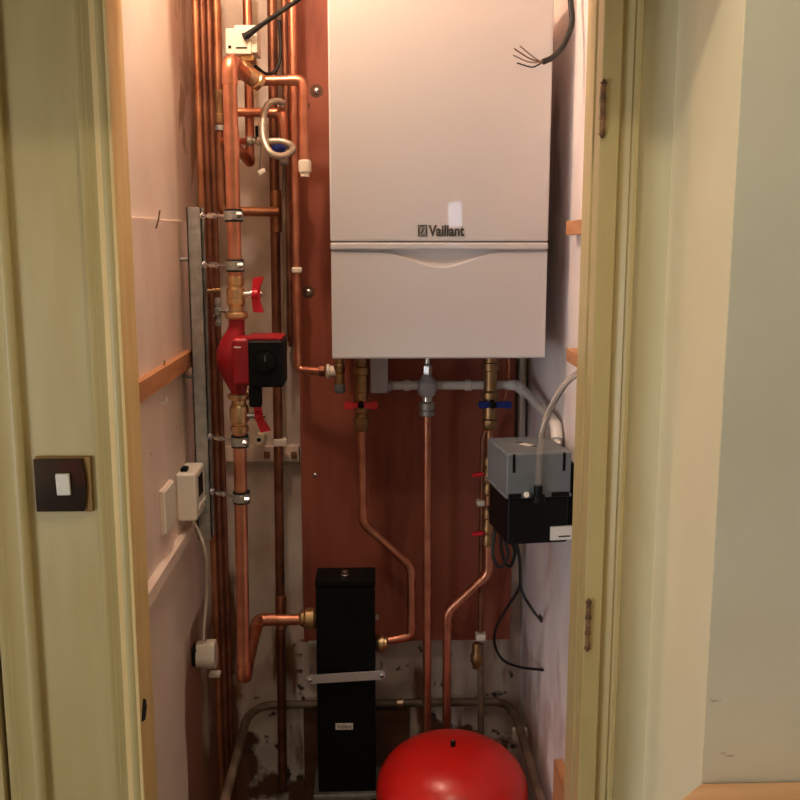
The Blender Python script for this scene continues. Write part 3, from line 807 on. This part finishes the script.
# centre gas connection
t = thing('gas_cock', 'chrome and grey gas cock under boiler centre, above straight pipe', 'valve', P(427, 414, YU))
part('tail', lath(427, [(350, .007), (363, .007), (364, .009), (366, .0095)]), chrome, t)
part('nut', lath(427, [(365, .010), (366, .012), (374, .012), (375, .010)], seg=6), chrome, t)
part('body', lath(427, [(374, .010), (377, .013), (381, .0215), (384, .0235), (390, .0235), (394, .021), (397, .014), (399, .012)], seg=8), siphon, t)
part('union', lath(427, [(395, .011), (396, .014), (401, .014), (402, .016), (404, .016)]), chrome, t)
part('collar', lath(427, [(402, .017), (403, .019), (408, .019), (408.5, .016), (410, .016), (410.5, .019), (415, .019), (416, .014)], seg=10), steel, t)
# pipes down
YP = 2.16
run('copper_pipe', 'copper pipe stepping from red handled valve to the black box', [P(361.8, 428, YP), P(363, 523, YP), P(411, 566, YP), P(411.5, 636, YP), P(386, 641, YP)], .0105, copper, .02)
run('copper_pipe', 'straight copper pipe dropping from gas cock to behind the red vessel', [P(427, 412, YP), P(427, 800, YP)], .0108, copper)
zc_ = P(448, 612, YP)
run('copper_pipe', 'copper pipe offset left down behind the red vessel top', [P(488, 540, YP), P(488, 574, YP), P(447, 612, YP), P(446.5, 800, YP)], .0112, copper, .02)
run('copper_pipe', 'short copper pipe below the blue handled valve', [P(489.5, 424, YP), P(489, 478, YP)], .0085, copper_old)
run('copper_pipe', 'slim copper pipe on board behind the red levered valves', [P(491, 424, 2.2), P(483, 436, 2.2), P(480.5, 640, 2.2)], .0075, copper_dark, .02, False)
def small_valve(py0, py1, ph, label):
    X = P(488, 500, YP).x
    z = lambda py: P(488, py, YP).z
    t = thing('drain_valve', label, 'valve', (X, YP, z(py1)), 'levered drain valves under the blue valve')
    h = (py1 - py0)
    part('body', MB().lathe((X, YP, 0), (0, 0, 1), [(z(py0), .010), (z(py0 + h * .1), .014), (z(py0 + h * .25), .014), (z(py0 + h * .28), .010), (z(py0 + h * .4), .011), (z(py0 + h * .5), .015), (z(py0 + h * .65), .015), (z(py0 + h * .7), .011), (z(py0 + h * .82), .014), (z(py0 + h * .96), .014), (z(py1), .010)], 10), brass_dull, t)
    q = P(484, ph, YP - .01)
    part('stem', MB().lathe(q + Vector((.006, .006, 0)), (-1, -.1, 0), [(0, .005), (.018, .005), (.020, .007), (.026, .004)], 12), brass_dull, t)
    part('lever', MB().cbox(q + Vector((-.016, -.004, 0)), (.030, .012, .010), .003, 2, ry=-.15), redplastic, t, 'red lever')
    return t
small_valve(455, 495, 474, 'brass drain valve with red lever above the small white clip')
small_valve(508, 546, 533, 'brass drain valve with red lever below the small white clip')
run('copper_pipe', 'short copper length between the two red levered valves', [P(488, 493, YP), P(488, 511, YP)], .008, copper_old)
pclip(480.5, 502.5, 2.195, .020, .015, 'small white clip beside the red levered valves', .026)
pclip(480.5, 636, 2.195, .026, .018, 'white plastic clip low on slim pipe, just below the board', .028)
t = thing('iron_pipe', 'dark old pipe with bulky fitting under the board, behind red vessel', 'pipe', P(481, 740, 2.2))
part('tube', MB().tube([P(480.5, 644, 2.2), P(481, 790, 2.2)], .0085), iron, t)
part('fitting', lath(480.5, [(643, .010), (646, .013), (652, .013), (655, .017), (661, .017), (664, .012), (668, .011)], 2.2, 10), brass_dull, t)

# ------------------------------------------------------------------ low loss header (black box)
YH = 2.10
a0 = P(316.3, 590, YH); a1 = P(375.5, 792, YH)
ax1 = P(375.5, 680, YH).x; ax0 = P(316.8, 680, YH).x
zt_ = P(345, 581, YH).z; zb_ = P(345, 792, YH).z
t = thing('low_loss_header', 'tall black insulated box standing left of the red vessel', 'header', ((ax0 + ax1) / 2, 2.15, zb_))
part('case', MB().box(ax0, ax1, YH, YH + .10, zb_, zt_ - .018, .004), foam, t)
part('lid', MB().box(ax0 - .001, ax1 + .001, YH - .001, YH + .10, zt_ - .0165, zt_, .004), foam, t)
p = P(345, 577.5, YH + .03)
part('air_vent', MB().lathe((p.x, YH + .035, zt_ - .001), (0, 0, 1), [(0, .011), (.005, .011), (.006, .008), (.014, .008), (.016, .004)], 14), chrome, t, 'shiny air vent')
zu = P(308, 618.5, 2.15).z
un = [(0, .015), (.004, .020), (.012, .021), (.014, .019), (.016, .026), (.036, .028), (.039, .023), (.046, .021)]
part('union', MB().lathe((ax0 + .002, 2.15, zu), (-1, 0, 0), [(a, b) for a, b in reversed([(.046 - h_, r_) for h_, r_ in un])], 20), brass, t, 'brass union')
zu2 = P(383, 641.5, YP).z
part('union', MB().lathe((ax1 - .002, YP - .01, zu2), (1, 0, 0), [(.0, .015), (.004, .019), (.010, .020), (.012, .024), (.022, .024), (.024, .018), (.030, .018), (.034, .012)], 20), brass, t, 'brass union')
sl = P(307.5, 679.5, YH - .012); sr = P(384.5, 674.8, YH - .012)
ang = math.atan2(sr.z - sl.z, sr.x - sl.x); Ls = (sr - sl).length
stp = MB()
hw = .0105
poly = [(-Ls / 2 + hw * .5 + hw * math.cos(PI / 2 + k * PI / 8) * .8, hw * math.sin(PI / 2 + k * PI / 8)) for k in range(9)] + [(Ls / 2 - hw * .5 + hw * math.cos(-PI / 2 + k * PI / 8) * .8, hw * math.sin(-PI / 2 + k * PI / 8)) for k in range(9)]
stp.prism(poly, -.003, .003, Matrix.Translation((sl + sr) / 2) @ Matrix.Rotation(-ang, 4, 'Y') @ Matrix.Rotation(PI / 2, 4, 'X'))
st = part('strap', stp, siphon, t, 'pale grey securing bar across the front')
for q in (sl, sr):
    s_ = 1 if q is sl else -1
    part('screw', MB().lathe((q.x + s_ * .006, YH - .0145, q.z), (0, -1, 0), [(0, .0065), (.002, .006), (.004, .003), (.0042, 0)], 14), chrome, st)
    part('stud', MB().tube([(q.x + s_ * .006, YH - .012, q.z), (q.x + s_ * .006, YH + .06, q.z)], .003), steel, st)
n0 = P(335.5, 723.3, YH); n1 = P(353, 729.3, YH)
nb = part('nameplate', MB().box(n0.x, n1.x, YH - .0012, YH + .001, n1.z, n0.z), label_white, t, 'small white nameplate')
text_mesh('Vaillant', n0.x + .003, n1.x - .003, n1.z + .003, n0.z - .0025, YH - .0010, .0008, 'lettering', label_print, nb, .01)
for px, py in ((306, 643.5), (378.5, 617)):
    p = P(px, py, YH + .03)
    part('side_clip', MB().cbox((ax0 - .010 if px < 340 else ax1 + .004, YH + .03, p.z), (.024 if px < 340 else .010, .012, .014), .003), steel, t)
part('foot_plate', MB().box(ax0 - .012, ax1 + .03, YH - .012, YH + .12, zb_ - .014, zb_, .003), steel, t, 'metal foot plate')
part('pedestal', MB().box(ax0 + .01, ax1 - .01, YH + .01, YH + .09, 0, zb_ - .012), steel, t)

# ------------------------------------------------------------------ expansion vessel
YVs = 1.90
vc = P(452, 760, YVs); vx = P(452, 780, YVs).x
ztop = P(452, 747, YVs).z
R_ = .1735
t = thing('expansion_vessel', 'glossy red domed expansion vessel on the cupboard floor', 'vessel', (vx, YVs, 0))
prof = []
zeq = P(452, 798, YVs - .03).z
hd = ztop - zeq
zlo = .08
prof.append((zlo, .03))
for k in range(1, 9):
    a_ = PI / 2 * k / 8
    prof.append((zlo + hd * .9 * (1 - math.cos(a_)), R_ * math.sin(a_) ** .8))
prof.append((zeq - .006, R_)); prof.append((zeq - .004, R_ + .0012)); prof.append((zeq + .004, R_ + .0012)); prof.append((zeq + .006, R_))
prof = sorted(prof)
for k in range(1, 25):
    a_ = PI / 2 * k / 24
    prof.append((zeq + .006 + hd * math.sin(a_) ** 1.0, R_ * max(0.001, math.cos(a_)) ** .86))
prof = [q for i, q in enumerate(prof) if i == 0 or q[0] > prof[i - 1][0] or q[1] != prof[i - 1][1]]
part('shell', MB().lathe((vx, YVs, 0), (0, 0, 1), prof, 64), redpaint, t)
vp = P(452.5, 743, YVs - .0)
part('valve_cap', MB().lathe((vx + .001, YVs - .005, ztop - .002), (0, 0, 1), [(0, .008), (.006, .008), (.007, .006), (.020, .006), (.021, .004)], 16), blackp, t, 'black valve cap')
part('cap_glint', MB().lathe((vx + .001, YVs - .005, ztop + .0175), (0, 0, 1), [(0, .0035), (.0035, .003), (.004, 0)], 12), chrome, t)
for k in range(3):
    a_ = 2 * PI * k / 3 + .5
    part('leg', MB().cbox((vx + .11 * math.cos(a_), YVs + .11 * math.sin(a_), .085), (.03, .012, .17), .003, 2, rz=a_ + PI / 2), redpaint, t)

# ------------------------------------------------------------------ perimeter heating pipe
zp = P(400, 703, 2.315).z
pl = P(262, 703, 2.315).x; prx = .378
t = thing('heating_pipe', 'old brown painted pipe bending along the foot of the walls', 'pipe', (0, 2.315, zp))
part('tube', MB().tube([(-.335, 1.55, zp), (-.335, 2.25, zp), (-.30, 2.315, zp), (prx - .02, 2.315, zp), (prx, 2.24, zp), (prx, 1.55, zp)], .0112, .05, 16), iron, t)
for x in (P(400, 702, 2.315).x,):
    part('joint', MB().lathe((x - .01, 2.315, zp), (1, 0, 0), [(0, .0115), (.002, .0138), (.018, .0138), (.02, .0115)], 18), solder, t)
p = P(521, 736, 2.17)
solo('pipe_clip', MB().cbox((prx, p.y, p.z + .006), (.040, .018, .034), .004), white, 'pale clip holding heating pipe on right wall above red vessel', 'clip', 'white pipe clips')
s0 = P(304, 735, 2.33); s1 = P(420, 708, 2.33)
solo('timber_plank', MB().box(s0.x, .10, 2.322, 2.352, P(304, 800, 2.33).z, P(304, 709, 2.33).z, .003), skirting_old, 'brown timber plank behind the tall black box, under the heating pipe', 'plank')
w0_ = PX(560, 768, XR - .01)
solo('timber_offcut', MB().box(XR - .020, XR, w0_.y - .16, w0_.y + .02, 0, w0_.z + .01, .002), batten, 'orange timber offcut on right wall at bottom, by door frame', 'offcut')

# ------------------------------------------------------------------ right wall battens
def rb(px0, y0, y1, label):
    q = PX(px0, (y0 + y1) / 2, XR - .022)
    za = P(px0, y0, q.y).z; zb = P(px0, y1, q.y).z
    solo('wooden_batten', MB().box(XR - .022, XR + .002, YJ, q.y, zb, za, .0015), batten, label, 'batten', 'pine battens')
rb(566, 221, 235, 'short orange batten on right wall beside boiler seam')
rb(566, 348, 361, 'short orange batten on right wall beside boiler bottom edge')

# ------------------------------------------------------------------ condensate pump
fl = P(507, 454, 1.70)
TH = math.radians(7)
Mx = Matrix.Translation((fl.x, 1.70, 0)) @ Matrix.Rotation(TH, 4, 'Z')
zl1 = fl.z; zl0 = P(507, 499, 1.70).z; zt0 = P(507, 546, 1.70).z
W, D = .132, .158
t = thing('condensate_pump', 'grey and black condensate pump box on right wall under boiler', 'pump', (fl.x + .06, 1.78, zt0))
part('lid', MB().box(0, W, 0, D, zl0, zl1, .004, 3, Mx), greyp, t)
part('tank', MB().box(.004, W - .002, .003, D - .004, zt0, zl0 + .001, .006, 3, Mx), blackp, t)
part('lid_rim', MB().box(-.002, W + .002, -.002, D + .002, zl0, zl0 + .006, .002, 2, Mx), greyp, t)
for x in (.012, W - .018):
    part('slot', MB().box(x, x + .005, -.0012, .003, zl1 - .038, zl1 - .001, 0, 2, Mx), blackp, t, 'black slot')
for x0_, x1_ in ((.004, .03), (.092, W - .004)):
    part('vent_slot', MB().box(x0_, x1_, -.0035, .003, zl0 + .001, zl0 + .010, .001, 2, Mx), blackp, t)
part('outlet_barb', MB().lathe(Mx @ Vector((.062, -.010, zl0 - .006)), (0, 0, 1), [(0, .014), (.014, .014), (.016, .009), (.032, .009), (.034, .007)], 16), blackp, t)
part('indicator', MB().lathe(Mx @ Vector((.040, -.004, zl0 + .008)), (0, -1, .4), [(0, .006), (.003, .005), (.0032, 0)], 14), label_white, t)
lb = part('lid_label', MB().box(-.008, .008, -.026, .026, zl1, zl1 + .0008, 0, 2, Mx @ Matrix.Translation((.062, .075, 0)) @ Matrix.Rotation(.5, 4, 'Z')), label_white, t, 'white sticker')
part('print_block', MB().box(-.008, .006, -.026, -.014, zl1 + .0006, zl1 + .0014, 0, 2, Mx @ Matrix.Translation((.062, .075, 0)) @ Matrix.Rotation(.5, 4, 'Z')), label_print, lb)
part('print_block', MB().box(-.008, .008, .016, .026, zl1 + .0006, zl1 + .0014, 0, 2, Mx @ Matrix.Translation((.062, .075, 0)) @ Matrix.Rotation(.5, 4, 'Z')), label_print, lb)
g0 = P(551, 527, 1.71); g1 = P(575, 540, 1.71)
fl_ = part('front_label', MB().box(g0.x - fl.x, W + .004, -.003, .004, g1.z, g0.z, 0, 2, Mx), label_white, t, 'white printed label')
part('print_line', MB().box(g0.x - fl.x + .016, W, -.0038, -.002, g1.z + .006, g1.z + .009, 0, 2, Mx), label_print, fl_)
part('wall_bracket', MB().box(XR - .03, XR + .001, 1.74, 1.84, zt0 + .02, zl1 - .03), blackp, t)
tp = Mx @ Vector((.062, -.010, zl0 + .014))
solo('clear_hose', MB().curve([tp, tp + Vector((0, -.001, .05)), tp + Vector((.002, -.002, .095)), P(546, 420, 1.69), P(556, 398, 1.675), P(568, 381, 1.66), P(582, 371, 1.63)], .0062, 14), cleartube, 'clear plastic hose arching up from the condensate pump to the right', 'hose')

# black cable bundle under the condensate pump
def cable(name, pts, r, label, group='black cables', m=rubber):
    return solo(name, MB().curve(pts, r, 8), m, label, 'cable', group)
cable('black_cable', [P(498, 515, 1.86), P(494, 538, 1.85), P(493, 556, 1.84), P(500, 567, 1.84), P(508, 556, 1.85), P(505, 540, 1.86)], .0036, 'leftmost loop of black cable bunched under the condensate pump')
cable('black_cable', [P(502, 520, 1.88), P(501, 545, 1.87), P(505, 562, 1.86), P(511, 566, 1.86), P(515, 552, 1.87), P(511, 540, 1.88)], .0036, 'right loop of black cable bunched under the condensate pump')
cable('black_cable', [P(510, 535, 1.85), P(518, 552, 1.85), P(520, 570, 1.87), P(519, 588, 1.92), P(507, 608, 2.02), P(496, 628, 2.12), P(495, 645, 2.16), P(503, 660, 2.16), P(520, 667, 2.10), P(543, 670, 2.0)], .0034, 'long black cable curling left from the condensate pump towards the back corner')
cable('black_cable', [P(516, 540, 1.84), P(520, 560, 1.85), P(521, 588, 1.87), P(530, 606, 1.88), PX(541, 621, XR - .004)], .0034, 'short black cable from condensate pump ending at right wall')
cable('black_cable', [P(488, 506, 1.95), P(492, 520, 1.92), P(500, 533, 1.88), P(512, 541, 1.86)], .003, 'black cable coming past the red levered valves into the bunch')
p = PX(541, 618, XR)
solo('wall_hole', MB().prism([(-.008, -.014), (.004, -.018), (.009, 0), (.003, .016), (-.006, .012)], 0, .002, Matrix.Translation((XR - .002, p.y, p.z)) @ Matrix.Rotation(PI / 2, 4, 'Y')), dark_hole, 'ragged dark hole in right wall at short cable end', 'hole')

# flex with stripped ends hanging in front of boiler
t = thing('stripped_cable', 'dark grey cable with stripped wire ends in front of boiler', 'cable', P(545, 62, 1.74))
e_ = P(543, 62, 1.735)
part('sheath', MB().curve([P(568, -25, 1.79), P(571, 5, 1.78), P(571.5, 25, 1.765), P(563, 46, 1.75), P(553, 57, 1.74), e_], .0055, 12), rubber, t)
for (px, py, m_, mx_, my_) in ((514, 48.5, wire_red, 527, 57), (520, 46, wire_grey, 531, 55), (513, 55, wire_grey, 526, 61), (517, 63, rubber, 531, 67)):
    part('wire', MB().curve([e_, P((mx_ + 543) / 2, (my_ + 62) / 2 + 1, 1.735), P(mx_, my_, 1.73), P(px, py, 1.725)], .0014, 8), m_, t)

# ------------------------------------------------------------------ light
def point(name, loc, w, col, r):
    l = bpy.data.lights.new(name, 'POINT'); l.energy = w; l.color = col; l.shadow_soft_size = r
    o = bpy.data.objects.new(name, l); COL.objects.link(o); o.location = loc
    return o
point('cupboard_bulb', (-.27, 1.56, 2.36), 14, (1, .77, .64), .03)
point('room_lamp', (.0, .64, 2.40), 10, (1, .88, .66), .035)
wd = bpy.data.worlds.new('world'); S.world = wd; wd.use_nodes = True
wd.node_tree.nodes['Background'].inputs[0].default_value = (.6, .65, .7, 1)
wd.node_tree.nodes['Background'].inputs[1].default_value = .2
S.view_settings.view_transform = 'Standard'
S.view_settings.look = 'None'
S.view_settings.gamma = 1
S.view_settings.use_curve_mapping = False
S.view_settings.exposure = 0.0
S.cycles.use_denoising = True
S.cycles.max_bounces = 10
S.cycles.diffuse_bounces = 6
